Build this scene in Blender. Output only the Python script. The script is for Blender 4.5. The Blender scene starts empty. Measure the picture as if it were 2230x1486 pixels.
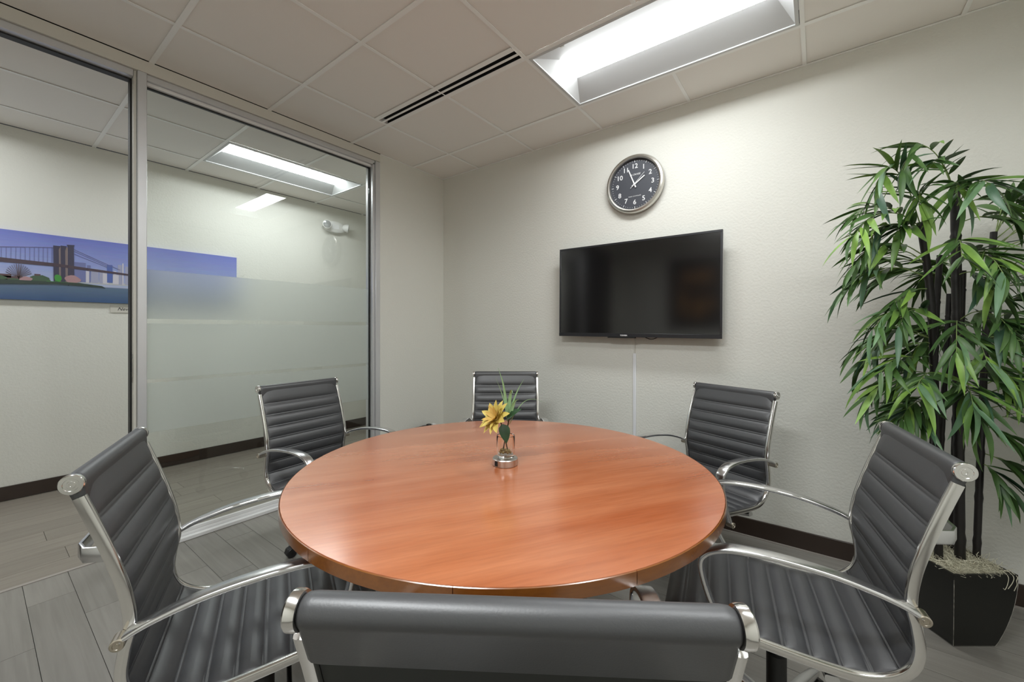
import bpy, bmesh, math, random
from mathutils import Vector, Matrix
R = math.radians
random.seed(7)
scene = bpy.context.scene
col = scene.collection

# ------------------------------------------------------------------ camera, world, exposure
CH = 2.727                                    # ceiling height
cam_d = bpy.data.cameras.new('camera')
cam_d.sensor_width = 36.0
cam_d.lens = 889.0 / 2230.0 * 36.0
cam_d.shift_y = -25.0 / 2230.0
cam_d.clip_start = 0.02
cam = bpy.data.objects.new('camera', cam_d)
cam.location = (2.975, -2.826, 1.243)
cam.rotation_euler = (R(90), 0, 0.6442)
col.objects.link(cam)
scene.camera = cam
world = bpy.data.worlds.new('world')
scene.world = world
world.use_nodes = True
world.node_tree.nodes['Background'].inputs[0].default_value = (0.6, 0.62, 0.65, 1)
world.node_tree.nodes['Background'].inputs[1].default_value = 0.02
scene.view_settings.view_transform = 'Standard'
scene.view_settings.look = 'None'
scene.view_settings.exposure = 1.44
scene.view_settings.gamma = 1.0
scene.view_settings.use_curve_mapping = False
scene.cycles.use_denoising = True
scene.cycles.max_bounces = 12
scene.cycles.diffuse_bounces = 6
scene.cycles.glossy_bounces = 6
scene.cycles.transmission_bounces = 8
scene.cycles.transparent_max_bounces = 16
scene.cycles.sample_clamp_indirect = 8.0
scene.cycles.caustics_reflective = False
scene.cycles.caustics_refractive = True
LAMP, LAMP_BACK, LAMP_FILL, LAMP_HALL = 10.5, 25.0, 11.0, 10.2     # brightness of the ceiling light lenses: front, behind the camera, added fill by the right wall, corridor

# ------------------------------------------------------------------ materials
M = {}
def mat(name, color, rough=0.5, metal=0.0, spec=0.5, **kw):
    m = bpy.data.materials.new(name); m.use_nodes = True
    b = m.node_tree.nodes['Principled BSDF']
    b.inputs['Base Color'].default_value = (*color, 1)
    b.inputs['Roughness'].default_value = rough
    b.inputs['Metallic'].default_value = metal
    b.inputs['Specular IOR Level'].default_value = spec
    for k, v in kw.items():
        b.inputs[k.replace('_', ' ')].default_value = v
    M[name] = m
    return m
def nodes(m): return m.node_tree.nodes, m.node_tree.links, m.node_tree.nodes['Principled BSDF']
def bump(m, scale, strength, dist=0.002, detail=3.0, coord='pos', stretch=None):
    n, l, b = nodes(m)
    t = n.new('ShaderNodeTexNoise'); t.inputs['Scale'].default_value = scale; t.inputs['Detail'].default_value = detail
    src = n.new('ShaderNodeNewGeometry').outputs['Position'] if coord == 'pos' else n.new('ShaderNodeTexCoord').outputs['Object']
    if stretch:
        mp = n.new('ShaderNodeMapping'); mp.inputs['Scale'].default_value = stretch
        l.new(src, mp.inputs['Vector']); src = mp.outputs[0]
    l.new(src, t.inputs['Vector'])
    bp = n.new('ShaderNodeBump'); bp.inputs['Strength'].default_value = strength; bp.inputs['Distance'].default_value = dist
    l.new(t.outputs['Fac'], bp.inputs['Height']); l.new(bp.outputs[0], b.inputs['Normal'])
    return bp
def ramp(n, stops):
    r = n.new('ShaderNodeValToRGB'); e = r.color_ramp.elements
    while len(e) < len(stops): e.new(0.5)
    for q, (p, c) in zip(e, stops): q.position = p; q.color = (*c, 1)
    return r

mat('wall_paint', (0.74, 0.735, 0.68), 0.72, spec=0.25); bump(M['wall_paint'], 75, 0.42, 0.004, 2.5)
mat('ceiling_tile', (0.90, 0.87, 0.83), 0.9, spec=0.1); bump(M['ceiling_tile'], 300, 0.2, 0.001)
mat('tee_bar', (0.96, 0.96, 0.94), 0.5)
mat('plenum', (0.05, 0.05, 0.05), 0.9)
mat('aluminium', (0.66, 0.665, 0.68), 0.34, 0.45)
mat('frame_paint', (0.66, 0.64, 0.58), 0.45)
mat('white_track', (0.86, 0.86, 0.86), 0.35)
mat('gasket', (0.008, 0.008, 0.008), 0.5)
mat('fixture_white', (0.80, 0.80, 0.80), 0.35)
mat('reflector_grey', (0.62, 0.63, 0.635), 0.5)
mat('slot_black', (0.004, 0.004, 0.004), 0.8)
mat('baseboard', (0.035, 0.022, 0.016), 0.35)
mat('shoe', (0.36, 0.33, 0.30), 0.45)
mat('chrome', (0.80, 0.79, 0.77), 0.16, 1.0)
mat('polished', (0.74, 0.74, 0.75), 0.24, 1.0)
mat('bolt', (0.55, 0.50, 0.42), 0.3, 1.0)
mat('black_plastic', (0.012, 0.012, 0.012), 0.45)
mat('leather', (0.042, 0.043, 0.047), 0.45, spec=1.0); bump(M['leather'], 420, 0.12, 0.001, 3, 'obj')
mat('leather_rear_shade', (0.014, 0.016, 0.013), 0.6)
mat('tv_bezel', (0.02, 0.02, 0.023), 0.3)
mat('tv_screen', (0.003, 0.003, 0.004), 0.12, spec=1.0, Coat_Weight=0.6, Coat_Roughness=0.12)
mat('tv_rim', (0.45, 0.45, 0.47), 0.35, 0.5)
mat('print_white', (0.85, 0.85, 0.86), 0.5)
mat('clock_face', (0.060, 0.064, 0.078), 0.5); bump(M['clock_face'], 900, 0.2, 0.0005, 1)
mat('brushed', (0.62, 0.60, 0.56), 0.28, 1.0)
mat('raceway', (0.82, 0.83, 0.86), 0.4)
mat('cord', (0.01, 0.01, 0.01), 0.5)
mat('pot', (0.012, 0.0125, 0.011), 0.38); 
mat('pot_edge', (0.42, 0.40, 0.36), 0.5)
mat('moss', (0.58, 0.55, 0.42), 0.9)
mat('soil', (0.36, 0.34, 0.25), 0.95)
mat('culm', (0.011, 0.009, 0.008), 0.42)
mat('twig', (0.22, 0.30, 0.10), 0.6)
mat('plastic_white', (0.82, 0.82, 0.80), 0.4)
mat('lens_clear', (0.6, 0.62, 0.64), 0.12, 0.6)
mat('steel', (0.60, 0.57, 0.54), 0.30, 1.0)
mat('petal', (0.66, 0.53, 0.13), 0.6)
mat('petal_core', (0.62, 0.40, 0.10), 0.7)
mat('stem', (0.07, 0.045, 0.02), 0.6)
mat('leaf_dark', (0.02, 0.06, 0.022), 0.45)
mat('blade', (0.26, 0.44, 0.22), 0.4)
mat('pebble', (0.32, 0.24, 0.09), 0.4)
mat('dark_wood', (0.020, 0.012, 0.008), 0.4)
mat('painting', (0.22, 0.10, 0.03), 0.6)
_n, _l, _b = nodes(M['painting'])
_t = _n.new('ShaderNodeTexNoise'); _t.inputs['Scale'].default_value = 4.0; _t.inputs['Detail'].default_value = 2.0
_l.new(_n.new('ShaderNodeNewGeometry').outputs['Position'], _t.inputs['Vector'])
_r = ramp(_n, [(0.38, (0.015, 0.012, 0.01)), (0.5, (0.16, 0.09, 0.04)), (0.62, (0.42, 0.22, 0.07))]); _l.new(_t.outputs['Fac'], _r.inputs['Fac']); _l.new(_r.outputs['Color'], _b.inputs['Base Color'])
mat('plate', (0.62, 0.60, 0.54), 0.5)
mat('ink', (0.03, 0.03, 0.035), 0.6)

def floor_mat(name, along, dark, light):
    m = mat(name, dark, 0.31, spec=0.75)
    n, l, b = nodes(m)
    g = n.new('ShaderNodeNewGeometry'); oi = n.new('ShaderNodeObjectInfo')
    off = n.new('ShaderNodeVectorMath'); off.operation = 'SCALE'; off.inputs[0].default_value = (7, 11, 5)
    l.new(oi.outputs['Random'], off.inputs['Scale'])
    ad = n.new('ShaderNodeVectorMath'); l.new(g.outputs['Position'], ad.inputs[0]); l.new(off.outputs[0], ad.inputs[1])
    mp = n.new('ShaderNodeMapping'); mp.inputs['Scale'].default_value = (1.5, 34, 1) if along == 'x' else (34, 1.5, 1)
    l.new(ad.outputs[0], mp.inputs['Vector'])
    t = n.new('ShaderNodeTexNoise'); t.inputs['Scale'].default_value = 1.6; t.inputs['Detail'].default_value = 6; t.inputs['Distortion'].default_value = 0.6
    l.new(mp.outputs[0], t.inputs['Vector'])
    r = ramp(n, [(0.28, dark), (0.72, light)]); l.new(t.outputs['Fac'], r.inputs['Fac'])
    mx = n.new('ShaderNodeMix'); mx.data_type = 'RGBA'; mx.blend_type = 'MULTIPLY'; mx.inputs['Factor'].default_value = 1
    mr = n.new('ShaderNodeMapRange'); mr.inputs['To Min'].default_value = 0.93; mr.inputs['To Max'].default_value = 1.05
    l.new(oi.outputs['Random'], mr.inputs['Value'])
    l.new(r.outputs['Color'], mx.inputs['A']); l.new(mr.outputs[0], mx.inputs['B']); l.new(mx.outputs['Result'], b.inputs['Base Color'])
    bp = n.new('ShaderNodeBump'); bp.inputs['Strength'].default_value = 0.12; bp.inputs['Distance'].default_value = 0.001
    l.new(t.outputs['Fac'], bp.inputs['Height']); l.new(bp.outputs[0], b.inputs['Normal'])
floor_mat('floor_room', 'x', (0.225, 0.213, 0.19), (0.285, 0.27, 0.245))
floor_mat('floor_hall', 'y', (0.215, 0.188, 0.155), (0.285, 0.255, 0.215))

def cherry(name, c1, c2, c3, rough):
    m = mat(name, c1, rough, spec=0.6, Coat_Weight=1.0, Coat_Roughness=0.22, Coat_IOR=1.6)
    n, l, b = nodes(m)
    tc = n.new('ShaderNodeTexCoord')
    rt = n.new('ShaderNodeMapping'); rt.inputs['Rotation'].default_value = (0, 0, R(-58))
    mp = n.new('ShaderNodeMapping'); mp.inputs['Scale'].default_value = (0.9, 7.5, 7.5)
    l.new(tc.outputs['Object'], rt.inputs['Vector']); l.new(rt.outputs[0], mp.inputs['Vector'])
    t = n.new('ShaderNodeTexNoise'); t.inputs['Scale'].default_value = 1.5; t.inputs['Detail'].default_value = 5; t.inputs['Distortion'].default_value = 0.35
    l.new(mp.outputs[0], t.inputs['Vector'])
    r = ramp(n, [(0.3, c2), (0.52, c1), (0.74, c3)]); l.new(t.outputs['Fac'], r.inputs['Fac'])
    mp2 = n.new('ShaderNodeMapping'); mp2.inputs['Scale'].default_value = (6, 90, 90); l.new(rt.outputs[0], mp2.inputs['Vector'])
    t2 = n.new('ShaderNodeTexNoise'); t2.inputs['Scale'].default_value = 1.5; t2.inputs['Detail'].default_value = 3; l.new(mp2.outputs[0], t2.inputs['Vector'])
    r2 = ramp(n, [(0.35, (0.86, 0.84, 0.82)), (0.6, (1, 1, 1))]); l.new(t2.outputs['Fac'], r2.inputs['Fac'])
    mx = n.new('ShaderNodeMix'); mx.data_type = 'RGBA'; mx.blend_type = 'MULTIPLY'; mx.inputs['Factor'].default_value = 0.8
    l.new(r.outputs['Color'], mx.inputs['A']); l.new(r2.outputs['Color'], mx.inputs['B']); l.new(mx.outputs['Result'], b.inputs['Base Color'])
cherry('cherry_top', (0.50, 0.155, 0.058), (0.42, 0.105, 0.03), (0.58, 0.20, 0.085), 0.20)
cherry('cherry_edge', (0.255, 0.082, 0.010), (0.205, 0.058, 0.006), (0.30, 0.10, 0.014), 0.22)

def leaf_mat(name, a, bb):
    m = mat(name, a, 0.42, spec=0.45); n, l, b = nodes(m)
    oi = n.new('ShaderNodeObjectInfo'); g = n.new('ShaderNodeNewGeometry')
    t = n.new('ShaderNodeTexNoise'); t.inputs['Scale'].default_value = 14; l.new(g.outputs['Position'], t.inputs['Vector'])
    ad = n.new('ShaderNodeMath'); ad.operation = 'MULTIPLY'; l.new(oi.outputs['Random'], ad.inputs[0]); l.new(t.outputs['Fac'], ad.inputs[1])
    r = ramp(n, [(0.05, a), (0.55, bb)]); l.new(ad.outputs[0], r.inputs['Fac'])
    l.new(r.outputs['Color'], b.inputs['Base Color'])
leaf_mat('bamboo_leaf', (0.05, 0.115, 0.03), (0.25, 0.43, 0.075))
leaf_mat('bamboo_leaf_cool', (0.04, 0.10, 0.055), (0.16, 0.29, 0.14))

def glass_pane(name, tint, ior=1.45):
    m = bpy.data.materials.new(name); m.use_nodes = True; n = m.node_tree.nodes; l = m.node_tree.links; n.clear()
    o = n.new('ShaderNodeOutputMaterial'); tr = n.new('ShaderNodeBsdfTransparent'); tr.inputs[0].default_value = (*tint, 1)
    gl = n.new('ShaderNodeBsdfGlossy'); gl.inputs['Roughness'].default_value = 0.0; gl.inputs[0].default_value = (1, 1, 1, 1)
    g = n.new('ShaderNodeNewGeometry'); fr = n.new('ShaderNodeFresnel')
    mr = n.new('ShaderNodeMapRange'); mr.inputs['To Min'].default_value = ior; mr.inputs['To Max'].default_value = 1 / ior
    l.new(g.outputs['Backfacing'], mr.inputs['Value']); l.new(mr.outputs[0], fr.inputs['IOR'])
    mx = n.new('ShaderNodeMixShader'); l.new(fr.outputs[0], mx.inputs[0]); l.new(tr.outputs[0], mx.inputs[1]); l.new(gl.outputs[0], mx.inputs[2])
    l.new(mx.outputs[0], o.inputs['Surface']); M[name] = m
glass_pane('glass', (0.965, 0.985, 0.975))
mat('vase_glass', (0.97, 0.985, 0.98), 0.0, Transmission_Weight=1.0, IOR=1.45)
glass_pane('clear_cover', (0.99, 0.99, 0.99), 1.4)
def film_mat():
    m = bpy.data.materials.new('frosted_film'); m.use_nodes = True; n = m.node_tree.nodes; l = m.node_tree.links; n.clear()
    o = n.new('ShaderNodeOutputMaterial')
    rf = n.new('ShaderNodeBsdfRefraction'); rf.inputs['Roughness'].default_value = 0.42; rf.inputs['IOR'].default_value = 1.35; rf.inputs[0].default_value = (0.98, 0.995, 0.99, 1)
    tl = n.new('ShaderNodeBsdfTranslucent'); tl.inputs[0].default_value = (0.9, 0.92, 0.91, 1)
    df = n.new('ShaderNodeBsdfDiffuse'); df.inputs[0].default_value = (0.85, 0.87, 0.86, 1)
    a = n.new('ShaderNodeMixShader'); a.inputs[0].default_value = 0.5; l.new(tl.outputs[0], a.inputs[1]); l.new(df.outputs[0], a.inputs[2])
    b = n.new('ShaderNodeMixShader'); b.inputs[0].default_value = 0.18; l.new(rf.outputs[0], b.inputs[1]); l.new(a.outputs[0], b.inputs[2])
    l.new(b.outputs[0], o.inputs['Surface']); M['frosted_film'] = m
film_mat()
def emit(name, color, strength):
    m = mat(name, (0.9, 0.9, 0.9), 0.4); b = m.node_tree.nodes['Principled BSDF']
    b.inputs['Emission Color'].default_value = (*color, 1); b.inputs['Emission Strength'].default_value = strength
emit('lamp_lens', (0.955, 0.99, 1.0), LAMP)
emit('lamp_lens_back', (0.955, 0.99, 1.0), LAMP_BACK)
emit('lamp_lens_fill', (0.955, 0.99, 1.0), LAMP_FILL)
emit('lamp_lens_hall', (0.955, 0.99, 1.0), LAMP_HALL)

# ------------------------------------------------------------------ mesh helpers
class MB:
    def __init__(s): s.v = []; s.f = []
    def add(s, vs, fs):
        k = len(s.v); s.v += [tuple(p) for p in vs]; s.f += [tuple(i + k for i in q) for q in fs]; return s
    def box(s, a, b):
        (x0, y0, z0), (x1, y1, z1) = a, b
        return s.add([(x0, y0, z0), (x1, y0, z0), (x1, y1, z0), (x0, y1, z0), (x0, y0, z1), (x1, y0, z1), (x1, y1, z1), (x0, y1, z1)],
                     [(0, 3, 2, 1), (4, 5, 6, 7), (0, 1, 5, 4), (1, 2, 6, 5), (2, 3, 7, 6), (3, 0, 4, 7)])
    def sweep(s, path, prof, side=None, cap=True, scale=None):
        """prof: list of (a,b): a along the side vector, b along the normal"""
        path = [Vector(p) for p in path]; n = len(prof); rings = []
        N = len(path)
        prev = None
        for i, p in enumerate(path):
            t = (path[min(i + 1, N - 1)] - path[max(i - 1, 0)]).normalized()
            if side is not None: sd = Vector(side)
            elif prev is None: sd = Vector((0, 0, 1)).cross(t) if abs(t.z) < 0.95 else Vector((1, 0, 0))
            else: sd = prev
            sd = (sd - t * sd.dot(t)).normalized(); prev = sd
            nm = t.cross(sd)
            k = 1.0 if scale is None else scale[i]
            rings.append([p + sd * a * k + nm * b * k for a, b in prof])
        vs = [v for r in rings for v in r]; fs = []
        for i in range(N - 1):
            for j in range(n):
                fs.append((i * n + j, i * n + (j + 1) % n, (i + 1) * n + (j + 1) % n, (i + 1) * n + j))
        if cap: fs += [tuple(range(n)), tuple(range((N - 1) * n, N * n))]
        return s.add(vs, fs)
    def tube(s, path, r, n=8, scale=None):
        return s.sweep(path, [(r * math.cos(2 * math.pi * j / n), r * math.sin(2 * math.pi * j / n)) for j in range(n)], scale=scale)
    def lathe(s, prof, n=32, mtx=None, capped=True):
        mtx = mtx or Matrix()
        vs = [mtx @ Vector((r * math.cos(2 * math.pi * j / n), r * math.sin(2 * math.pi * j / n), z)) for r, z in prof for j in range(n)]
        fs = [(i * n + j, i * n + (j + 1) % n, (i + 1) * n + (j + 1) % n, (i + 1) * n + j) for i in range(len(prof) - 1) for j in range(n)]
        if capped: fs += [tuple(range(n)), tuple(range((len(prof) - 1) * n, len(prof) * n))]
        return s.add(vs, fs)
    def grid(s, rows):
        m = len(rows[0]); vs = [p for r in rows for p in r]
        return s.add(vs, [(i * m + j, i * m + j + 1, (i + 1) * m + j + 1, (i + 1) * m + j) for i in range(len(rows) - 1) for j in range(m - 1)])
    def mesh(s, name, m, bevel=0, smooth=True, angle=38, normals=True, seg=1):
        me = bpy.data.meshes.new(name); me.from_pydata(s.v, [], s.f); me.update()
        if bevel or normals:
            bm = bmesh.new(); bm.from_mesh(me)
            if bevel:
                bmesh.ops.bevel(bm, geom=list(bm.edges), offset=bevel, segments=seg, profile=0.5, affect='EDGES', clamp_overlap=True)
            bmesh.ops.recalc_face_normals(bm, faces=bm.faces)
            bm.to_mesh(me); bm.free()
        if smooth:
            me.shade_smooth(); me.set_sharp_from_angle(angle=R(angle))
        me.materials.append(M[m])
        return me
    def build(s, name, m, parent=None, **kw):
        return put(name, s.mesh(name, m, **kw), parent)
def put(name, me, parent=None, loc=None, rot=None):
    o = bpy.data.objects.new(name, me); col.objects.link(o)
    if parent: o.parent = parent
    if loc is not None: o.location = loc
    if rot is not None: o.rotation_euler = rot
    return o
def tag(o, label, cat, group=None):
    o['label'] = label; o['category'] = cat
    if group: o['group'] = group
    return o
def struct(o, label=None):
    o['kind'] = 'structure'
    if label: o['label'] = label
    return o
def empty(name, loc=(0, 0, 0), rz=0.0):
    o = bpy.data.objects.new(name, None); col.objects.link(o); o.location = loc; o.rotation_euler = (0, 0, rz); o.empty_display_size = 0.1
    return o
def bx(name, a, b, m, parent=None, bevel=0):
    return MB().box(a, b).build(name, m, parent, bevel=bevel, smooth=bool(bevel))
def rrect(w, h, r, k=3):
    out = []
    for cx, cy, a0 in ((w / 2 - r, h / 2 - r, 0), (-w / 2 + r, h / 2 - r, 90), (-w / 2 + r, -h / 2 + r, 180), (w / 2 - r, -h / 2 + r, 270)):
        for i in range(k + 1):
            a = R(a0 + 90 * i / k); out.append((cx + r * math.cos(a), cy + r * math.sin(a)))
    return out
def catmull(pts, step=8):
    pts = [Vector(p) for p in pts]; out = []
    P = [pts[0] * 2 - pts[1]] + pts + [pts[-1] * 2 - pts[-2]]
    for i in range(1, len(P) - 2):
        p0, p1, p2, p3 = P[i - 1:i + 3]
        for k in range(step):
            t = k / step
            out.append(0.5 * ((2 * p1) + (p2 - p0) * t + (2 * p0 - 5 * p1 + 4 * p2 - p3) * t * t + (3 * p1 - p0 - 3 * p2 + p3) * t ** 3))
    out.append(pts[-1]); return out
def text(name, body, size, m, parent=None, mtx=None, shear=0.0, extrude=0.0006, align='CENTER', space=1.0, offset=0.0):
    cu = bpy.data.curves.new(name, 'FONT'); cu.body = body; cu.size = size; cu.align_x = align; cu.align_y = 'CENTER'
    cu.extrude = extrude; cu.shear = shear; cu.space_character = space; cu.resolution_u = 3; cu.offset = offset
    ob = bpy.data.objects.new(name, cu); col.objects.link(ob)
    dg = bpy.context.evaluated_depsgraph_get(); me = bpy.data.meshes.new_from_object(ob.evaluated_get(dg))
    bpy.data.objects.remove(ob); bpy.data.curves.remove(cu)
    if mtx: me.transform(mtx)
    me.materials.clear(); me.materials.append(M[m]); me.name = name
    return put(name, me, parent)

# ------------------------------------------------------------------ setting: extents
RX, FY = 4.15, -4.5             # right wall x, front wall y (behind the camera)
HX, HN = -1.74, 1.3             # corridor wall x, corridor far end y
WT = 0.12

# floors made of planks
unit = MB().box((0, 0, -1), (1, 1, 0)).mesh('plank', 'floor_room', smooth=False)
unit_h = MB().box((0, 0, -1), (1, 1, 0)).mesh('plank', 'floor_hall', smooth=False)
GAP = 0.0009
floor = struct(bx('floor', (-0.115, FY, -0.06), (RX, 0, -0.011), 'plenum'), 'taupe wood plank floor of the meeting room')
rng = random.Random(3)
y = -1.92 + 0.15 * 13
while y > FY:
    ya, yb = max(y - 0.15, FY), min(y, 0)
    if yb - ya > 0.01:
        x = -0.115 - rng.random() * 1.1
        while x < RX:
            xa, xb = max(x, -0.115), min(x + 1.22, RX)
            if xb - xa > 0.02:
                o = put('plank', unit, floor, (xa + GAP, ya + GAP, 0)); o.scale = (xb - xa - 2 * GAP, yb - ya - 2 * GAP, 0.010)
            x += 1.22
    y -= 0.15
hall_floor = struct(bx('floor_corridor', (HX, FY, -0.06), (-0.115, HN, -0.011), 'plenum'), 'brown wood plank floor of the corridor')
x = -0.115
while x > HX:
    xa, xb = max(x - 0.18, HX), x
    y = FY - rng.random() * 1.1
    while y < HN:
        ya, yb = max(y, FY), min(y + 1.22, HN)
        if yb - ya > 0.02:
            o = put('plank', unit_h, hall_floor, (xa + GAP, ya + GAP, 0)); o.scale = (xb - xa - 2 * GAP, yb - ya - 2 * GAP, 0.010)
        y += 1.22
    x -= 0.18
trim = struct(bx('trim_1', (-0.125, -3.23, 0.0005), (-0.105, -2.2945, 0.003), 'shoe'), 'thin floor transition strip in the open doorway')

# walls
struct(bx('wall_back', (-WT, 0, 0), (RX, WT, CH), 'wall_paint'), 'cream textured wall with the television and clock')
struct(bx('wall_left', (-WT, -0.73, 0), (0, 0, CH), 'wall_paint'), 'short cream wall between the glass and the room corner')
struct(bx('wall_left_far', (-WT, FY, 0), (0, -3.28, CH), 'wall_paint'))
struct(bx('wall_right', (RX, FY, 0), (RX + WT, 0.0, CH), 'wall_paint'))
struct(bx('wall_front', (HX - WT, FY - WT, 0), (RX + WT, FY, CH), 'wall_paint'))
struct(bx('wall_corridor', (HX - WT, FY, 0), (HX, HN, CH), 'wall_paint'), 'cream corridor wall seen through the glass')
struct(bx('wall_corridor_end', (HX - WT, HN, 0), (0, HN + WT, CH), 'wall_paint'))
struct(bx('wall_corridor_near', (-WT, WT, 0), (0, HN, CH), 'wall_paint'))

# ceilings: slab, tiles, grid bars
ceil = struct(bx('ceiling', (-WT, FY, CH + 0.14), (RX, 0, CH + 0.2), 'plenum'), 'suspended tile ceiling of the meeting room')
ceil_h = struct(bx('ceiling_corridor', (HX, FY, CH + 0.14), (-WT, HN, CH + 0.2), 'plenum'), 'suspended tile ceiling of the corridor')
XL = [0.472 + 0.61 * k for k in range(-4, 7)]
YL = [-0.383 - 0.61 * k for k in range(-3, 8)]
BW = 0.012
TROFF = [(1.692, 2.912, -0.993, -0.383), (1.692, 2.912, -3.433, -2.823), (2.912, 4.132, -2.213, -1.603)]
TROFF_H = [(-1.358, -0.748, -1.603, -0.383), (-1.358, -0.748, -4.043, -2.823)]
def tiles(parent, x0, x1, y0, y1, holes, cut=None):
    xs = [x0] + [v for v in XL if x0 + 0.02 < v < x1 - 0.02] + [x1]
    ys = [y0] + [v for v in sorted(YL) if y0 + 0.02 < v < y1 - 0.02] + [y1]
    for i in range(len(xs) - 1):
        for j in range(len(ys) - 1):
            a, b, c, d = xs[i], xs[i + 1], ys[j], ys[j + 1]
            cx, cy = (a + b) / 2, (c + d) / 2
            if any(h[0] < cx < h[1] and h[2] < cy < h[3] for h in holes): continue
            if cut and cut[0] < cx < cut[1] and c < cut[2] < d: d = cut[2]
            e = 0.004; t = rng.random() * 0.0015
            bx('ceiling_tile', (a + e, c + e, CH + 0.0045 + t), (b - e, d - e, CH + 0.018), 'ceiling_tile', parent)
    for v in ys[1:-1]:
        seg = []; a = x0
        for h in sorted(holes):
            if h[2] + 0.05 < v < h[3] - 0.05: seg.append((a, h[0])); a = h[1]
        seg.append((a, x1))
        for a, b in seg: bx('grid_bar', (a, v - BW, CH), (b, v + BW, CH + 0.003), 'tee_bar', parent)
    for v in xs[1:-1]:
        seg = []; a = y0
        spans = [(h[2], h[3]) for h in holes if h[0] + 0.05 < v < h[1] - 0.05]
        if cut and cut[0] + 0.05 < v < cut[1] - 0.05: spans.append((cut[2], -0.993))
        for h in sorted(spans): seg.append((a, h[0])); a = h[1]
        seg.append((a, y1))
        for a, b in seg: bx('grid_bar', (v - BW * 0.8, a, CH + 0.0002), (v + BW * 0.8, b, CH + 0.0028), 'tee_bar', parent)
tiles(ceil, 0, RX, FY, 0, TROFF, cut=(0.472, 1.692, -1.0985))
tiles(ceil_h, HX, -WT, FY, HN, TROFF_H)
for (a, b) in (((0.0, -0.012, CH - 0.001), (RX, 0.0, CH + 0.003)), ((0.0, -0.73, CH - 0.001), (0.012, -0.012, CH + 0.003))):
    bx('wall_angle', a, b, 'tee_bar', ceil)

# linear slot air diffuser
dif = empty('air_diffuser', (0.484, -1.045, CH))
DX = 1.196
for (a, b) in ((-0.068, -0.036), (-0.010, 0.006), (0.032, 0.041)):
    bx('slot_bar', (0, a, -0.001), (DX, b, 0.001), 'tee_bar', dif)
bx('plenum_box', (0, -0.058, 0.030), (DX, 0.041, 0.06), 'slot_black', dif)
for (a, b) in ((-0.060, -0.056), (0.039, 0.043)): bx('plenum_side', (0, a, 0.0012), (DX, b, 0.06), 'slot_black', dif)
for xx in (-0.004, DX): bx('end_cap', (xx, -0.058, -0.002), (xx + 0.004, 0.041, 0.06), 'tee_bar', dif)
for (a, b) in ((-0.036, -0.010), (0.006, 0.032)): bx('slot_joiner', (DX / 2 - 0.003, a, -0.0005), (DX / 2 + 0.003, b, 0.001), 'tee_bar', dif)
tag(dif, 'long ceiling air diffuser with two black slots', 'air diffuser')

# recessed troffer lights (long axis local x)
def troffer(x0, x1, y0, y1, label, group, lens='lamp_lens'):
    cx, cy = (x0 + x1) / 2, (y0 + y1) / 2
    lx, ly = x1 - x0, y1 - y0
    rz = 0 if lx > ly else R(90)
    t = empty('ceiling_light', (cx, cy, CH), rz)
    L, W = 1.196, 0.586
    fr = MB(); b = 0.016
    fr.box((-L / 2, -W / 2, -0.002), (L / 2, -W / 2 + b, 0.006)); fr.box((-L / 2, W / 2 - b, -0.002), (L / 2, W / 2, 0.006))
    fr.box((-L / 2, -W / 2 + b, -0.002), (-L / 2 + b, W / 2 - b, 0.006)); fr.box((L / 2 - b, -W / 2 + b, -0.002), (L / 2, W / 2 - b, 0.006))
    fr.build('rim', 'reflector_grey', t, smooth=False)
    li, wi, wl, zt = L / 2 - b, W / 2 - b, 0.105, 0.062
    for sgn in (-1, 1):
        rows = []
        for k in range(9):
            u = k / 8
            yy = sgn * (wi + (wl - wi) * u); zz = 0.004 + (zt - 0.004) * u
            e = li - 0.07 * u
            rows.append([(-e, yy, zz), (e, yy, zz)])
        MB().grid(rows).build('reflector', 'reflector_grey', t)
        e0, e1 = sgn * li, sgn * (li - 0.07)
        MB().add([(e0, -wi, 0.004), (e0, wi, 0.004), (e1, wl, zt), (e1, -wl, zt)], [(0, 1, 2, 3)]).build('end_reflector', 'reflector_grey', t, smooth=False)
    rows = []
    for k in range(9):
        u = -1 + 2 * k / 8
        rows.append([(-li + 0.07, wl * u, zt - 0.004 * (1 - u * u)), (li - 0.07, wl * u, zt - 0.004 * (1 - u * u))])
    MB().grid(rows).build('lens', lens, t)
    bx('housing', (-L / 2, -W / 2, 0.075), (L / 2, W / 2, 0.10), 'fixture_white', t)
    for sx in (-0.4, 0.4): bx('latch', (sx - 0.012, -wi + 0.001, -0.003), (sx + 0.012, -wi + 0.008, 0.001), 'chrome', t)
    tag(t, label, 'ceiling light', group)
troffer(*TROFF[0], 'recessed fluorescent ceiling light above the wall clock', 'recessed ceiling lights')
troffer(*TROFF[1], 'recessed ceiling light behind the viewer, out of the picture', 'recessed ceiling lights', 'lamp_lens_back')
troffer(*TROFF[2], 'unseen fill light added in the ceiling close to the right wall', 'recessed ceiling lights', 'lamp_lens_fill')  # extra fixture out of view, added to brighten the room evenly
troffer(*TROFF_H[0], 'recessed corridor ceiling light seen through the glass', 'recessed ceiling lights', 'lamp_lens_hall')
troffer(*TROFF_H[1], 'recessed corridor ceiling light near the dark door, out of the picture', 'recessed ceiling lights', 'lamp_lens_hall')

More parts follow.
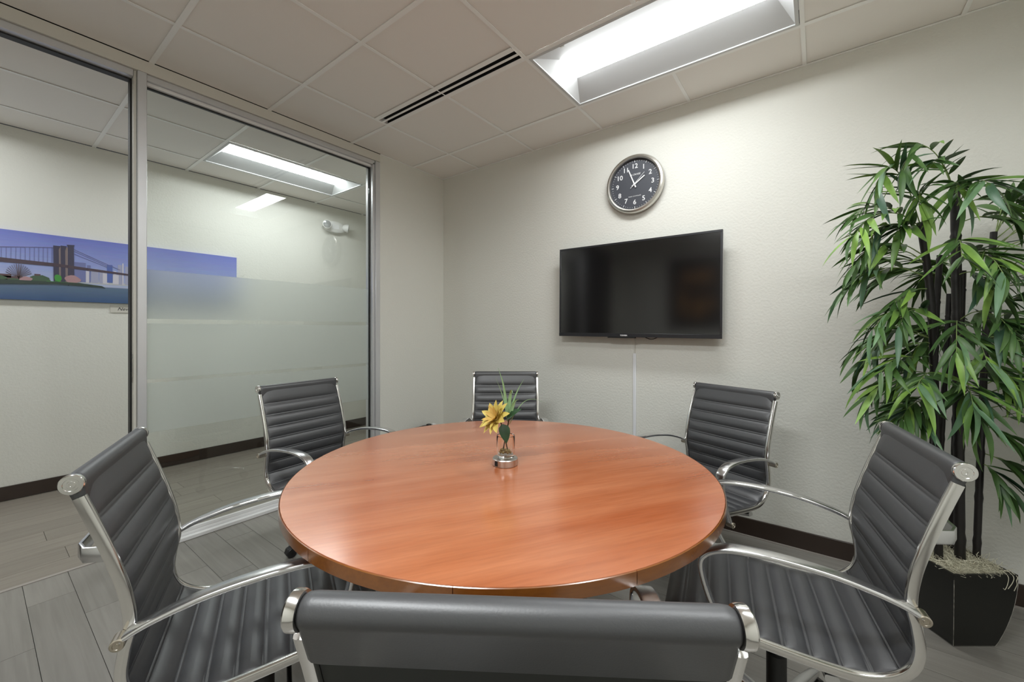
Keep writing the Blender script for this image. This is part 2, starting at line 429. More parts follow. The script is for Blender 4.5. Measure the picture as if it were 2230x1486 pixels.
# baseboards
def baseboard(name, segs, axis, label):
    o = empty(name); struct(o, label)
    for (a, b) in segs: bx('board', a, b, 'baseboard', o, bevel=0.0015)
    return o
bb = baseboard('baseboard_back', [((0.013, -0.012, 0.006), (1.35, 0, 0.105)), ((1.352, -0.012, 0.006), (2.55, 0, 0.105)), ((2.552, -0.012, 0.006), (RX, 0, 0.105))], 'x', 'dark brown baseboard under the television wall')
bx('shoe_strip', (0.02, -0.022, 0.0004), (RX, -0.0125, 0.008), 'shoe', bb)
bl = baseboard('baseboard_left', [((0, -0.725, 0.006), (0.012, -0.0, 0.105))], 'y', 'dark brown baseboard on the short wall by the glass')
bc = baseboard('baseboard_corridor', [((HX, FY, 0.004), (HX + 0.012, -1.9, 0.105)), ((HX, -1.898, 0.004), (HX + 0.012, HN, 0.105))], 'y', 'dark brown baseboard along the corridor wall')
baseboard('baseboard_right', [((RX - 0.012, FY, 0.004), (RX, -0.023, 0.105))], 'y', 'dark brown baseboard on the right wall')
baseboard('baseboard_corridor_near', [((-WT - 0.012, -0.72, 0.004), (-WT, HN, 0.105))], 'y', 'dark brown baseboard on the corridor side of the short wall')
baseboard('baseboard_front', [((0.0, FY, 0.004), (RX - 0.013, FY + 0.012, 0.105))], 'x', 'dark brown baseboard on the wall behind the viewer')

# glass partition: window_1 (fixed pane) and door_1 (open doorway)
XA, XB = -0.105, 0.004
GX = -0.055
win = struct(empty('window_1'), 'tall fixed glass pane with frosted bands in an aluminium frame')
PY0, PY1 = -2.232, -0.795
ZB, ZT = 0.055, 2.612
bx('jamb', (XA, PY1, 0), (XB - 0.012, PY1 + 0.02, 2.64), 'aluminium', win, 0.0015)
bx('jamb', (XA, PY1 + 0.0205, 0), (XB, -0.73, 2.66), 'aluminium', win, 0.002)
bx('jamb_stop', (XA + 0.02, PY1 - 0.012, ZB), (GX - 0.004, PY1 - 0.0005, ZT), 'aluminium', win, 0.0015)
bx('header', (XA - 0.005, -3.28, 2.662), (XB, -0.73, CH), 'frame_paint', win, 0.001)
bx('head_rail', (XA, PY0 - 0.02, 2.628), (XB - 0.012, PY1 + 0.02, 2.6615), 'aluminium', win, 0.002)
bx('head_stop', (GX + 0.0045, PY0, ZT - 0.004), (XB - 0.03, PY1 - 0.0005, 2.6275), 'white_track', win, 0.001)
bx('gasket', (GX - 0.007, PY0 + 0.001, ZT - 0.012), (GX + 0.010, PY1 - 0.001, ZT - 0.0045), 'gasket', win)
bx('gasket', (GX - 0.008, PY1 - 0.007, ZB), (GX + 0.012, PY1 - 0.0002, ZT - 0.0125), 'gasket', win)
bx('sill_track', (XA - 0.02, PY0 - 0.004, 0.0005), (XB + 0.0, PY1, 0.022), 'white_track', win, 0.002)
bx('sill_rail', (XA, PY0, 0.0225), (XB - 0.03, PY1 - 0.001, 0.038), 'white_track', win, 0.002)
bx('sill_stop', (GX + 0.006, PY0, 0.0385), (GX + 0.02, PY1 - 0.001, ZB + 0.004), 'white_track', win, 0.002)
bx('pane', (GX - 0.004, PY0, ZB - 0.01), (GX + 0.004, PY1 - 0.008, ZT + 0.004), 'glass', win)
for a, b in ((0.66, 0.940), (0.962, 1.277), (1.304, 1.582)):
    bx('film_band', (GX + 0.0045, PY0 + 0.004, a), (GX + 0.0065, PY1 - 0.014, b), 'frosted_film', win)
bx('mullion', (XA, -2.272, 0), (XB, PY0 - 0.0005, 2.6615), 'aluminium', win, 0.002)
door = struct(empty('door_1'), 'open doorway in the glass partition with a strike plate on its frame')
bx('jamb', (XA, -2.2855, 0), (XB - 0.018, -2.2725, 2.6615), 'frame_paint', door, 0.0015)
bx('stop', (XA + 0.012, -2.2935, 0), (XA + 0.055, -2.286, 2.6165), 'gasket', door)
bx('head_jamb', (XA, -3.23, 2.625), (XB - 0.014, -2.2865, 2.6615), 'aluminium', door, 0.002)
bx('head_stop', (XA + 0.012, -3.23, 2.617), (XA + 0.055, -2.2875, 2.6245), 'gasket', door)
bx('jamb', (XA, -3.28, 0), (XB, -3.2305, 2.6615), 'aluminium', door, 0.002)
lf = bx('leaf', (0.022, -4.17, 0.008), (0.062, -3.24, 2.60), 'dark_wood', door, 0.002)
MB().tube([(0.062, -4.10, 1.03), (0.105, -4.10, 1.03), (0.107, -3.98, 1.03)], 0.009).build('handle', 'brushed', lf)
sp = bx('strike_plate', (-0.048, -2.2885, 0.955), (-0.022, -2.2858, 1.115), 'chrome', door, 0.0008)
bx('latch_hole', (-0.043, -2.2890, 1.01), (-0.031, -2.2884, 1.06), 'slot_black', sp)
bx('latch_cover', (-0.0215, -2.289, 0.985), (-0.0145, -2.2858, 1.085), 'brushed', sp, 0.001)

# dark door at the corridor end (only seen mirrored in the television)
d2 = struct(empty('door_2'), 'dark wooden door at the end of the corridor')
bx('leaf', (-1.06, FY, 0.008), (-0.12, FY + 0.04, 2.62), 'dark_wood', d2, 0.002)
lv = MB().tube([(-0.98, FY + 0.04, 1.02), (-0.98, FY + 0.085, 1.02), (-0.86, FY + 0.088, 1.02)], 0.009).build('handle', 'brushed', d2)
# framed painting on the wall behind the viewer, mirrored in the television
pic = empty('framed_picture', (1.40, FY, 1.84))
fr = MB()
for a, b in (((-0.46, 0, -0.59), (0.46, 0.035, -0.42)), ((-0.46, 0, 0.42), (0.46, 0.035, 0.59)), ((-0.46, 0, -0.42), (-0.29, 0.035, 0.42)), ((0.29, 0, -0.42), (0.46, 0.035, 0.42))): fr.box(a, b)
fr.build('frame', 'dark_wood', pic, smooth=False)
bx('canvas', (-0.29, 0.004, -0.42), (0.29, 0.015, 0.42), 'painting', pic)
tag(pic, 'dark framed painting mirrored in the television screen', 'picture')

# ------------------------------------------------------------------ round table
TC = (2.044, -1.632); TR = 0.728; TZ = 0.745
tb = empty('round_table', (TC[0], TC[1], 0))
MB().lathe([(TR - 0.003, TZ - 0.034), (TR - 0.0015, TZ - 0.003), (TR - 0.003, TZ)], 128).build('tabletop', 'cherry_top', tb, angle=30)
NB = 12
for k in range(NB):                                    # edge band in lengths that meet at fine joints
    a0, a1 = 2 * math.pi * k / NB + 0.001, 2 * math.pi * (k + 1) / NB - 0.001
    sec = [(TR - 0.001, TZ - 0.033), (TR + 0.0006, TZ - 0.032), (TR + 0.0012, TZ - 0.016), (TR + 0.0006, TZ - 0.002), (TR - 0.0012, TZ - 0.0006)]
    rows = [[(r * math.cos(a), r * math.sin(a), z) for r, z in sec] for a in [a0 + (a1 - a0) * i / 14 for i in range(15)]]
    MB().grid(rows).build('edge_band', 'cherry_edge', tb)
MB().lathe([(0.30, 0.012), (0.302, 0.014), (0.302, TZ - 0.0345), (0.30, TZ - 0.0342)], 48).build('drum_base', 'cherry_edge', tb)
MB().lathe([(0.29, 0.0), (0.29, 0.012)], 48).build('plinth', 'black_plastic', tb)
tag(tb, 'round cherry wood meeting table on a drum base', 'table')

# ------------------------------------------------------------------ office chairs
PROF = [(0.285, 0.392), (0.286, 0.413), (0.270, 0.438), (0.240, 0.449), (0.19, 0.447), (0.10, 0.435), (0.0, 0.425), (-0.09, 0.419), (-0.150, 0.421), (-0.198, 0.438),
        (-0.233, 0.470), (-0.246, 0.515), (-0.241, 0.57), (-0.232, 0.62), (-0.240, 0.69), (-0.262, 0.77), (-0.289, 0.85), (-0.318, 0.930)]
curve = catmull([(u, 0, z) for u, z in PROF], 24)
cum = [0.0]
for i in range(1, len(curve)): cum.append(cum[-1] + (curve[i] - curve[i - 1]).length)
TOT = cum[-1]
def at_s(s):
    s = max(0, min(TOT, s)); lo, hi = 0, len(cum) - 1
    while hi - lo > 1:
        mid = (lo + hi) // 2
        if cum[mid] <= s: lo = mid
        else: hi = mid
    t = (s - cum[lo]) / max(1e-9, cum[hi] - cum[lo])
    p = curve[lo].lerp(curve[hi], t)
    a, b = curve[max(lo - 4, 0)], curve[min(hi + 4, len(curve) - 1)]
    tg = (b - a).normalized()
    return p, Vector((tg.z, 0, -tg.x))
PITCH = 0.0590
S_TOP = TOT - 0.085                                        # first seam below the roll
seams = [S_TOP - PITCH * k for k in range(20) if S_TOP - PITCH * k > 0.03]
S_SPLIT = min(seams, key=lambda s: abs(s - next(cum[i] for i in range(len(curve)) if curve[i].x < -0.20)))
HWID = 0.214
def pad(s0, s1, name):
    ss = []
    cuts = sorted([s for s in seams if s0 - 1e-6 <= s <= s1 + 1e-6] + [s0, s1])
    marks = set([s0, s1])
    for sm in seams:
        for dd in (-0.0045, -0.0024, 0, 0.0024, 0.0045, -0.0065, 0.0065, -0.009, 0.009, -0.014, 0.014, -0.021, 0.021, -0.0295, 0.0295):
            if s0 < sm + dd < s1: marks.add(sm + dd)
    k = s0
    while k < s1: marks.add(k); k += 0.012
    ss = []
    for s in sorted(marks):
        if not ss or s - ss[-1] > 0.0012: ss.append(s)
    ys = [-1, -0.985, -0.95, -0.88, -0.72, -0.45, -0.15, 0.15, 0.45, 0.72, 0.88, 0.95, 0.985, 1]
    front, back = [], []
    for s in ss:
        d = min(abs(s - q) for q in seams)
        if d < 0.0045: h = 0.0016 * (1 - (d / 0.0045) ** 2)
        else: h = 0.0085 * (1 - math.exp(-(d - 0.0045) / 0.0105))
        p, n = at_s(s)
        rf, rb = [], []
        for q in ys:
            e = max(0.0, min(1.0, (1 - abs(q)) / 0.16)) ** 0.5
            rf.append(p + n * (0.004 + (h + 0.002) * e) + Vector((0, q * HWID, 0)))
            rb.append(p - n * (0.003 + 0.003 * e) + Vector((0, q * HWID, 0)))
        front.append(rf); back.append(rb[::-1])
    m = len(ys); vs = [v for f, b in zip(front, back) for v in f + b]; w = 2 * m
    fs = [(i * w + j, i * w + (j + 1) % w, (i + 1) * w + (j + 1) % w, (i + 1) * w + j) for i in range(len(ss) - 1) for j in range(w)]
    fs += [tuple(range(w)), tuple(range((len(ss) - 1) * w, len(ss) * w))]
    me = MB().add(vs, fs).mesh(name, 'leather', angle=60)
    me.materials.append(M['leather_rear_shade'])                 # rear side in a darker colour that holds its shade
    nq = (len(ss) - 1) * w
    for i, p in enumerate(me.polygons):
        if i < nq and i % w >= m: p.material_index = 1
    return me
CM = {}
CM['seat'] = pad(0.0, S_SPLIT, 'seat')
CM['backrest'] = pad(S_SPLIT, TOT - 0.012, 'backrest')
RY = Matrix.Rotation(R(-90), 4, 'X')                       # local z -> +y
roll_c = Vector((-0.318, 0, 0.930)); RR = 0.0185
bdir = (at_s(TOT)[0] - at_s(TOT - 0.06)[0]).normalized(); bn = Vector((bdir.z, 0, -bdir.x))   # up the back, and forward
sec = []
for k in range(15):                                        # leather sleeve wrapped over the top bar
    a = R(-25 + 230 * k / 14); sec.append((RR * math.cos(a), RR * math.sin(a)))
for k in range(7):
    a = R(195 + 140 * k / 6); sec.append((-0.0065 + 0.009 * math.cos(a), -0.056 + 0.009 * math.sin(a)))
rl = MB(); rows = []
ysl = [-0.218, -0.214, -0.205, -0.1, 0.0, 0.1, 0.205, 0.214, 0.218]; ksl = [0.80, 0.94, 1, 1.0, 1.0, 1.0, 1, 0.94, 0.80]
n_ = len(sec); vs = []
for yy, k in zip(ysl, ksl): vs += [roll_c + Vector((0, yy, 0)) + bn * a * k + bdir * b * (1 if b > -0.03 else 0.9 + 0.1 * k) * (k if b > 0 else 1) for a, b in sec]
rl.add(vs, [(i * n_ + j, i * n_ + (j + 1) % n_, (i + 1) * n_ + (j + 1) % n_, (i + 1) * n_ + j) for i in range(len(ysl) - 1) for j in range(n_)] + [tuple(range(n_)), tuple(range((len(ysl) - 1) * n_, len(ysl) * n_))])
CM['top_roll'] = rl.mesh('top_roll', 'leather', angle=60)
for s in (-1, 1):
    cp = [(0.0190, 0.2182), (0.0200, 0.222), (0.0200, 0.229), (0.0185, 0.2310), (0.0125, 0.2310), (0.0118, 0.2302), (0.0075, 0.2302), (0.0068, 0.2312), (0.003, 0.2312), (0.0025, 0.2303)]
    mt = Matrix.Translation(roll_c) @ (RY if s > 0 else Matrix.Rotation(R(90), 4, 'X'))
    CM['cap', s] = MB().lathe(cp, 28, mt).mesh('end_cap', 'chrome', angle=30)
    pts = [at_s(TOT * i / 90 * 0.972)[0] + Vector((0, s * 0.223, 0)) for i in range(91)]
    CM['rail', s] = MB().sweep(pts, rrect(0.017, 0.021, 0.004, 2), side=(0, 1, 0)).mesh('side_rail', 'chrome', angle=40)
    arm = catmull([(-0.252, s * 0.246, 0.597), (-0.232, s * 0.247, 0.615), (-0.185, s * 0.249, 0.636), (-0.10, s * 0.252, 0.659), (0.00, s * 0.255, 0.672), (0.09, s * 0.256, 0.675), (0.145, s * 0.256, 0.669),
                   (0.184, s * 0.255, 0.650), (0.198, s * 0.254, 0.618), (0.183, s * 0.251, 0.55), (0.155, s * 0.247, 0.48), (0.126, s * 0.244, 0.43), (0.106, s * 0.243, 0.393)], 6)
    CM['arm', s] = MB().sweep(arm, rrect(0.040, 0.013, 0.005, 2), side=(0, 1, 0), scale=[0.62 + 0.38 * math.sin(math.pi * min(1, max(0, i / (len(arm) - 1)))) ** 0.6 for i in range(len(arm))]).mesh('armrest', 'polished', angle=45)
    for bi, (u, z) in enumerate(((-0.243, 0.606), (0.110, 0.402))):
        CM['bolt', s, bi] = MB().lathe([(0.0125, -0.016), (0.0125, 0.0135), (0.0105, 0.0150), (0.0075, 0.0150), (0.0068, 0.0138), (0.004, 0.0138), (0.0035, 0.0150), (0.001, 0.0150)], 18,
                Matrix.Translation((u, s * 0.248, z)) @ (RY if s > 0 else Matrix.Rotation(R(90), 4, 'X'))).mesh('arm_bolt', 'bolt', angle=30)
sp_path = []
for yv, du in ((-0.217, 0.0), (-0.200, -0.040), (-0.170, -0.055), (0.170, -0.055), (0.200, -0.040), (0.217, 0.0)): sp_path.append((-0.268 + du, yv, 0.775))
CM['spreader'] = MB().sweep(sp_path, rrect(0.007, 0.032, 0.003, 2), side=(1, 0, 0)).mesh('back_spreader', 'polished', angle=40)
for si, (u, zz) in enumerate(((0.105, 0.408), (-0.09, 0.392))):
    CM['seat_spreader', si] = MB().sweep([(u, -0.223, zz), (u, -0.14, zz - 0.02), (u, 0.14, zz - 0.02), (u, 0.223, zz)], rrect(0.03, 0.016, 0.005, 2), side=(1, 0, 0)).mesh('seat_spreader', 'polished', angle=40)
b = MB().box((-0.115, -0.075, 0.335), (0.16, 0.075, 0.378))
CM['mechanism'] = b.mesh('tilt_mechanism', 'black_plastic', bevel=0.008, seg=2)
CM['lever'] = MB().tube([(0.06, -0.07, 0.355), (0.06, -0.19, 0.352), (0.06, -0.235, 0.345)], 0.006, 8, [1, 1, 1.5]).mesh('lever', 'black_plastic')
CM['pist'] = MB().lathe([(0.0145, 0.20), (0.0145, 0.336)], 16).mesh('gas_piston', 'polished')
CM['column'] = MB().lathe([(0.030, 0.075), (0.030, 0.10), (0.0265, 0.11), (0.0265, 0.275), (0.022, 0.28)], 20).mesh('gas_column', 'black_plastic', angle=30)
CM['hub'] = MB().lathe([(0.044, 0.068), (0.048, 0.074), (0.048, 0.112), (0.040, 0.122)], 24).mesh('hub', 'polished', angle=30)
lp = [Vector((r, 0, z)) for r, z in ((0.040, 0.095), (0.10, 0.096), (0.20, 0.090), (0.275, 0.078), (0.300, 0.072))]
CM['leg'] = MB().sweep(lp, rrect(0.040, 0.030, 0.008, 2), side=(0, 1, 0), scale=[1.05, 1.0, 0.86, 0.72, 0.62]).mesh('base_leg', 'polished', angle=40)
cf = MB().lathe([(0.005, 0.046), (0.005, 0.072)], 10)
cf.sweep([(0.026, 0, 0.030), (0.020, 0, 0.048), (0.0, 0, 0.056), (-0.020, 0, 0.048), (-0.028, 0, 0.026)], rrect(0.034, 0.005, 0.002, 1), side=(0, 1, 0))
cf.lathe([(0.006, -0.020), (0.006, 0.020)], 10, Matrix.Translation((0, 0, 0.026)) @ RY)
CM['caster'] = cf.mesh('caster', 'black_plastic')
wp = [(0.012, -0.0085), (0.022, -0.0085), (0.026, -0.005), (0.026, 0.005), (0.022, 0.0085), (0.012, 0.0085)]
CM['wheel'] = MB().lathe(wp, 20, Matrix.Translation((0, 0, 0.026)) @ RY).mesh('wheel', 'black_plastic')
def chair(mid, h, rot, label, base_rot, swivel=0):
    """mid: centre of the base on plan; h: height of the top roll; rot: facing direction in degrees"""
    a = R(rot); dh = h - 0.930
    o = empty('office_chair', (mid[0], mid[1], 0), a)
    for k in ('seat', 'backrest', 'top_roll', ('cap', -1), ('cap', 1), ('rail', -1), ('rail', 1), ('arm', -1), ('arm', 1), ('bolt', -1, 0), ('bolt', 1, 0), ('bolt', -1, 1), ('bolt', 1, 1), 'spreader', ('seat_spreader', 0), ('seat_spreader', 1), 'mechanism', 'lever', 'pist'):
        p = put(CM[k].name.split('.')[0], CM[k], o, (0, 0, dh))
        if k == 'seat': p['label'] = 'black leather seat with stitched cross ribs'
        if k == 'backrest': p['label'] = 'black leather back with stitched horizontal ribs'
    put('gas_column', CM['column'], o); put('hub', CM['hub'], o)
    for i in range(5):
        q = R(base_rot + 72 * i)
        put('base_leg', CM['leg'], o, rot=(0, 0, q))
        c = put('caster', CM['caster'], o, (0.292 * math.cos(q), 0.292 * math.sin(q), 0), (0, 0, q + 0.9 + i * 1.7))
        for s in (-1, 1): put('wheel', CM['wheel'], c, (0, s * 0.0115, 0))
    tag(o, label, 'chair', 'office chairs around the round table')
    return o
chair((1.715, -2.322), 0.937, 66.6, 'black ribbed leather office chair nearest the open doorway, seat fully in view', 20)
chair((0.945, -1.672), 0.931, 5.0, 'black ribbed leather office chair standing right before the frosted glass pane', 50)
chair((1.390, -0.793), 0.928, -53.3, 'black ribbed leather office chair straight behind the flower vase, near the corner', 10)
chair((2.480, -0.620), 0.914, -112.5, 'black ribbed leather office chair under the right end of the television', 34)
chair((2.874, -1.372), 0.936, -169.9, 'black ribbed leather office chair beside the potted bamboo', 26)
chair((2.552, -2.232), 0.952, 123.9, 'closest black leather office chair, seen from behind at the bottom edge', 0)

# ------------------------------------------------------------------ television, clock, raceway on the back wall
tv = empty('television', (1.945, 0, 1.522)); tv.rotation_euler = (0, R(0.4), 0)
W2, H2, D = 0.566, 0.332, -0.092
bx('mount', (-0.2, -0.045, -0.15), (0.2, 0, 0.15), 'black_plastic', tv)
bx('back_shell', (-W2 + 0.05, D + 0.022, -H2 + 0.03), (W2 - 0.05, -0.045, H2 - 0.03), 'black_plastic', tv, 0.006)
rim = MB().box((-W2, D + 0.0045, -H2), (W2, D + 0.022, H2)).build('side_rim', 'tv_rim', tv, bevel=0.002)
for n_, a, b in (('bezel', (-W2, D - 0.001, H2 - 0.014), (W2, D + 0.004, H2)), ('bezel', (-W2, D - 0.003, -H2), (W2, D + 0.004, -H2 + 0.026)),
                 ('bezel', (-W2, D - 0.001, -H2 + 0.0262), (-W2 + 0.013, D + 0.004, H2 - 0.0142)), ('bezel', (W2 - 0.013, D - 0.001, -H2 + 0.0262), (W2, D + 0.004, H2 - 0.0142))):
    bx(n_, a, b, 'tv_bezel', tv, 0.0012)
bx('screen', (-W2 + 0.012, D + 0.001, -H2 + 0.025), (W2 - 0.012, D + 0.0042, H2 - 0.013), 'tv_screen', tv)
bx('lower_lip', (-0.17, D, -H2 - 0.007), (0.03, D + 0.02, -H2 - 0.0002), 'black_plastic', tv)
text('logo', 'TOSHIBA', 0.0125, 'print_white', tv, Matrix.Translation((-0.050, D - 0.0034, -H2 + 0.0115)) @ Matrix.Rotation(R(90), 4, 'X'), extrude=0.0004, offset=0.0004)
MB().tube(catmull([(0.07, D + 0.03, -H2 + 0.01), (0.10, D + 0.03, -H2 - 0.004), (0.13, D + 0.03, -H2 - 0.011), (0.16, D + 0.03, -H2 - 0.004), (0.18, D + 0.03, -H2 + 0.01)], 5), 0.003, 6).build('cable_loop', 'cord', tv)
tag(tv, 'wall mounted flat television with a black screen', 'television')

rc = empty('cable_raceway', (1.938, 0, 0))
bx('channel', (-0.011, -0.011, 0.108), (0.010, 0, 1.075), 'raceway', rc, 0.002)
MB().tube([(0.003, -0.006, 1.07), (0.003, -0.006, 1.25)], 0.0028, 6).build('cable', 'plate', rc)
tag(rc, 'narrow white cable raceway running down the wall below the television', 'cable raceway')

ck = empty('wall_clock', (1.944, 0, 2.262))
RX90 = Matrix.Rotation(R(90), 4, 'X')                      # local z -> -y (towards the room)
CR = 0.205
MB().lathe([(CR - 0.012, 0.0), (CR - 0.004, 0.004), (CR, 0.014), (CR, 0.030), (CR - 0.006, 0.042), (CR - 0.018, 0.047), (CR - 0.026, 0.045), (CR - 0.029, 0.040), (CR - 0.029, 0.020)], 72, RX90, capped=False).build('case_ring', 'brushed', ck, angle=30)
MB().lathe([(CR - 0.03, 0.012), (CR - 0.028, 0.020)], 64, RX90).build('dial', 'clock_face', ck)
FZ = 0.0212
def dial_at(r, deg, z=FZ): a = R(deg); return RX90 @ Matrix.Translation((r * math.sin(a), r * math.cos(a), z))
for k in range(1, 13):
    text('numeral', str(k), 0.046, 'print_white', ck, dial_at(0.126, 30 * k), extrude=0.0004, offset=0.0006)
tk = MB()
for k in range(60):
    a = R(6 * k); rr = 0.162
    m4 = RX90 @ Matrix.Rotation(-a, 4, 'Z')
    if k % 5 == 0: c0, c1 = (-0.0016, rr - 0.0075, FZ - 0.001), (0.0016, rr + 0.0075, FZ)
    else: c0, c1 = (-0.0015, rr - 0.0015, FZ - 0.001), (0.0015, rr + 0.0015, FZ)
    t_ = MB().box(c0, c1); tk.add([m4 @ Vector(v) for v in t_.v], t_.f)
tk.build('minute_marks', 'print_white', ck, smooth=False)
text('maker_print', 'LA CROSSE', 0.0165, 'print_white', ck, dial_at(0.068, 2), shear=0.25, extrude=0.0003, space=0.9)
text('dial_print', 'RADIO CONTROLLED', 0.0090, 'print_white', ck, dial_at(0.083, 180), extrude=0.0003)
def hand(name, deg, length, tail, w, z):
    m4 = RX90 @ Matrix.Rotation(R(-deg), 4, 'Z')
    t_ = MB().add([(-w, -tail, z), (w, -tail, z), (w * 0.75, length, z), (-w * 0.75, length, z), (-w, -tail, z + 0.0012), (w, -tail, z + 0.0012), (w * 0.75, length, z + 0.0012), (-w * 0.75, length, z + 0.0012)],
                  [(0, 3, 2, 1), (4, 5, 6, 7), (0, 1, 5, 4), (1, 2, 6, 5), (2, 3, 7, 6), (3, 0, 4, 7)])
    MB().add([m4 @ Vector(v) for v in t_.v], t_.f).build(name, 'print_white', ck, smooth=False)
hand('hour_hand', 56, 0.085, 0.022, 0.0052, 0.024)
hand('minute_hand', -22, 0.115, 0.026, 0.0046, 0.027)
hand('second_hand', 46, 0.10, 0.038, 0.0013, 0.030)
MB().lathe([(0.007, 0.021), (0.007, 0.031)], 16, RX90).build('hub', 'print_white', ck)
tag(ck, 'round steel rimmed wall clock with a dark dial', 'clock')

# ------------------------------------------------------------------ power strip on the short wall in the corner
cb = empty('power_strip', (0.0, -0.27, 0.318))
bx('body', (0.0, -0.15, -0.022), (0.034, 0.13, 0.022), 'black_plastic', cb, 0.004)
for k in range(4): bx('socket', (0.034, -0.125 + 0.055 * k, -0.013), (0.0355, -0.095 + 0.055 * k, 0.013), 'slot_black', cb)
for yy, mm, hh in ((-0.02, 'black_plastic', 0.034), (0.035, 'black_plastic', 0.040), (0.090, 'plastic_white', 0.036)):
    bx('plug', (0.036, yy - 0.018, -0.024), (0.075, yy + 0.018, hh), mm, cb, 0.004)
for yy, mm in ((-0.02, 'cord'), (0.035, 'cord'), (0.090, 'raceway')):
    MB().tube(catmull([(0.072, yy, 0.0), (0.10, yy, -0.01), (0.105, yy + 0.01, -0.10), (0.08, yy + 0.02, -0.22), (0.07, yy + 0.03, -0.314)], 5), 0.0035, 6).build('cord', mm, cb)
tag(cb, 'black power strip with plugs low on the short wall in the corner', 'power strip')

# ------------------------------------------------------------------ corridor wall: picture panel, title plate, emergency light
def poster_mat():
    m = mat('poster_print', (0.2, 0.25, 0.6), 0.35); n, l, b = nodes(m)
    g = n.new('ShaderNodeTexCoord'); sx = n.new('ShaderNodeSeparateXYZ'); l.new(g.outputs['Object'], sx.inputs[0])
    mr = n.new('ShaderNodeMapRange'); mr.inputs['From Min'].default_value = 0.0; mr.inputs['From Max'].default_value = 0.504
    l.new(sx.outputs['Z'], mr.inputs['Value'])
    r = ramp(n, [(0.0, (0.035, 0.085, 0.21)), (0.12, (0.075, 0.13, 0.24)), (0.245, (0.11, 0.17, 0.26)), (0.262, (0.42, 0.47, 0.66)), (0.5, (0.30, 0.36, 0.66)), (1.0, (0.16, 0.19, 0.56))])
    l.new(mr.outputs[0], r.inputs['Fac'])
    mp = n.new('ShaderNodeMapping'); mp.inputs['Scale'].default_value = (1, 6, 60); l.new(g.outputs['Object'], mp.inputs['Vector'])
    t = n.new('ShaderNodeTexNoise'); t.inputs['Scale'].default_value = 1.5; t.inputs['Detail'].default_value = 3; l.new(mp.outputs[0], t.inputs['Vector'])
    mm = n.new('ShaderNodeMix'); mm.data_type = 'RGBA'; mm.blend_type = 'OVERLAY'; mm.inputs['Factor'].default_value = 0.12
    l.new(r.outputs['Color'], mm.inputs['A']); l.new(t.outputs['Color'], mm.inputs['B']); l.new(mm.outputs['Result'], b.inputs['Base Color'])
poster_mat()
for nm, c in (('p_stone', (0.055, 0.05, 0.09)), ('p_stone_lit', (0.22, 0.17, 0.17)), ('p_deck', (0.075, 0.05, 0.07)), ('p_line', (0.17, 0.17, 0.36)), ('p_b1', (0.17, 0.19, 0.40)), ('p_b2', (0.36, 0.37, 0.52)),
              ('p_b3', (0.60, 0.58, 0.66)), ('p_b4', (0.09, 0.14, 0.42)), ('p_green', (0.06, 0.30, 0.05)), ('p_shore', (0.035, 0.055, 0.045)), ('p_bush', (0.06, 0.11, 0.06)), ('p_pink', (0.42, 0.25, 0.27)), ('p_brown', (0.10, 0.055, 0.06)), ('p_pale', (0.5, 0.52, 0.55))): mat(nm, c, 0.4)
ps = empty('picture_panel', (HX, -1.203, 1.463))
PL = 2.45
bx('panel', (0.0, -PL, 0.0), (0.024, 0, 0.504), 'poster_print', ps)
PXF = 0.024
lay = [0]
def pr(name, m, polys, stuff=False):
    lay[0] += 1; z0, z1 = PXF + 0.0001, PXF + 0.0003 + 0.0003 * lay[0]; b = MB()
    for poly in polys:
        P2 = [(yy + 1.203, zz - 1.463) for yy, zz in poly]; n = len(P2)
        b.add([(z0, a, c) for a, c in P2] + [(z1, a, c) for a, c in P2], [tuple(range(n))[::-1], tuple(range(n, 2 * n))] + [(i, (i + 1) % n, n + (i + 1) % n, n + i) for i in range(n)])
        if not stuff: b.build(name, m, ps, smooth=False); b = MB()
    if stuff: b.build(name, m, ps, smooth=False)['kind'] = 'stuff'
def rect(a, b, c, d): return [(a, c), (b, c), (b, d), (a, d)]
def blob(cy, cz, ry, rz, n=14, j=0.2, sd=1):
    q = random.Random(sd); return [(cy + ry * math.cos(2 * math.pi * i / n) * (1 + q.uniform(-j, j)), cz + rz * math.sin(2 * math.pi * i / n) * (1 + q.uniform(-j, j))) for i in range(n)]
def ln(a, b, w): return [(a[0], a[1] - w), (b[0], b[1] - w), (b[0], b[1] + w), (a[0], a[1] + w)]
q = random.Random(5)
pr('printed_far_bank', 'p_pale', [rect(-2.30, -1.22, 1.612, 1.632)])
pr('printed_tower_block', 'p_b1', [rect(-2.325, -2.262, 1.62, 1.776), rect(-2.255, -2.235, 1.62, 1.76), rect(-1.96, -1.92, 1.62, 1.77)])
pr('printed_tower_block', 'p_b2', [rect(-2.232, -2.19, 1.62, 1.735), rect(-2.185, -2.15, 1.62, 1.725), rect(-2.075, -2.05, 1.62, 1.785), rect(-1.99, -1.97, 1.62, 1.74), rect(-2.03, -2.012, 1.62, 1.775), rect(-1.88, -1.84, 1.62, 1.71)])
pr('printed_tower_block', 'p_b3', [rect(-2.262, -2.243, 1.62, 1.712), rect(-2.165, -2.13, 1.62, 1.705), rect(-2.105, -2.07, 1.62, 1.70), rect(-2.048, -2.040, 1.62, 1.80), rect(-2.1, -2.085, 1.7005, 1.73), rect(-1.8, -1.74, 1.62, 1.69), rect(-1.70, -1.66, 1.62, 1.67)])
pr('printed_tower_block', 'p_b4', [rect(-2.14, -2.108, 1.63, 1.778), rect(-2.011, -2.0, 1.62, 1.75)])
pr('printed_suspenders', 'p_line', [rect(-3.5 + 0.022 * i, -3.4985 + 0.022 * i, 1.745, 1.775 + 0.098 * min(1, max(0, (-3.5 + 0.022 * i + 3.3) / 0.87)) ** 1.4) for i in range(49)], True)
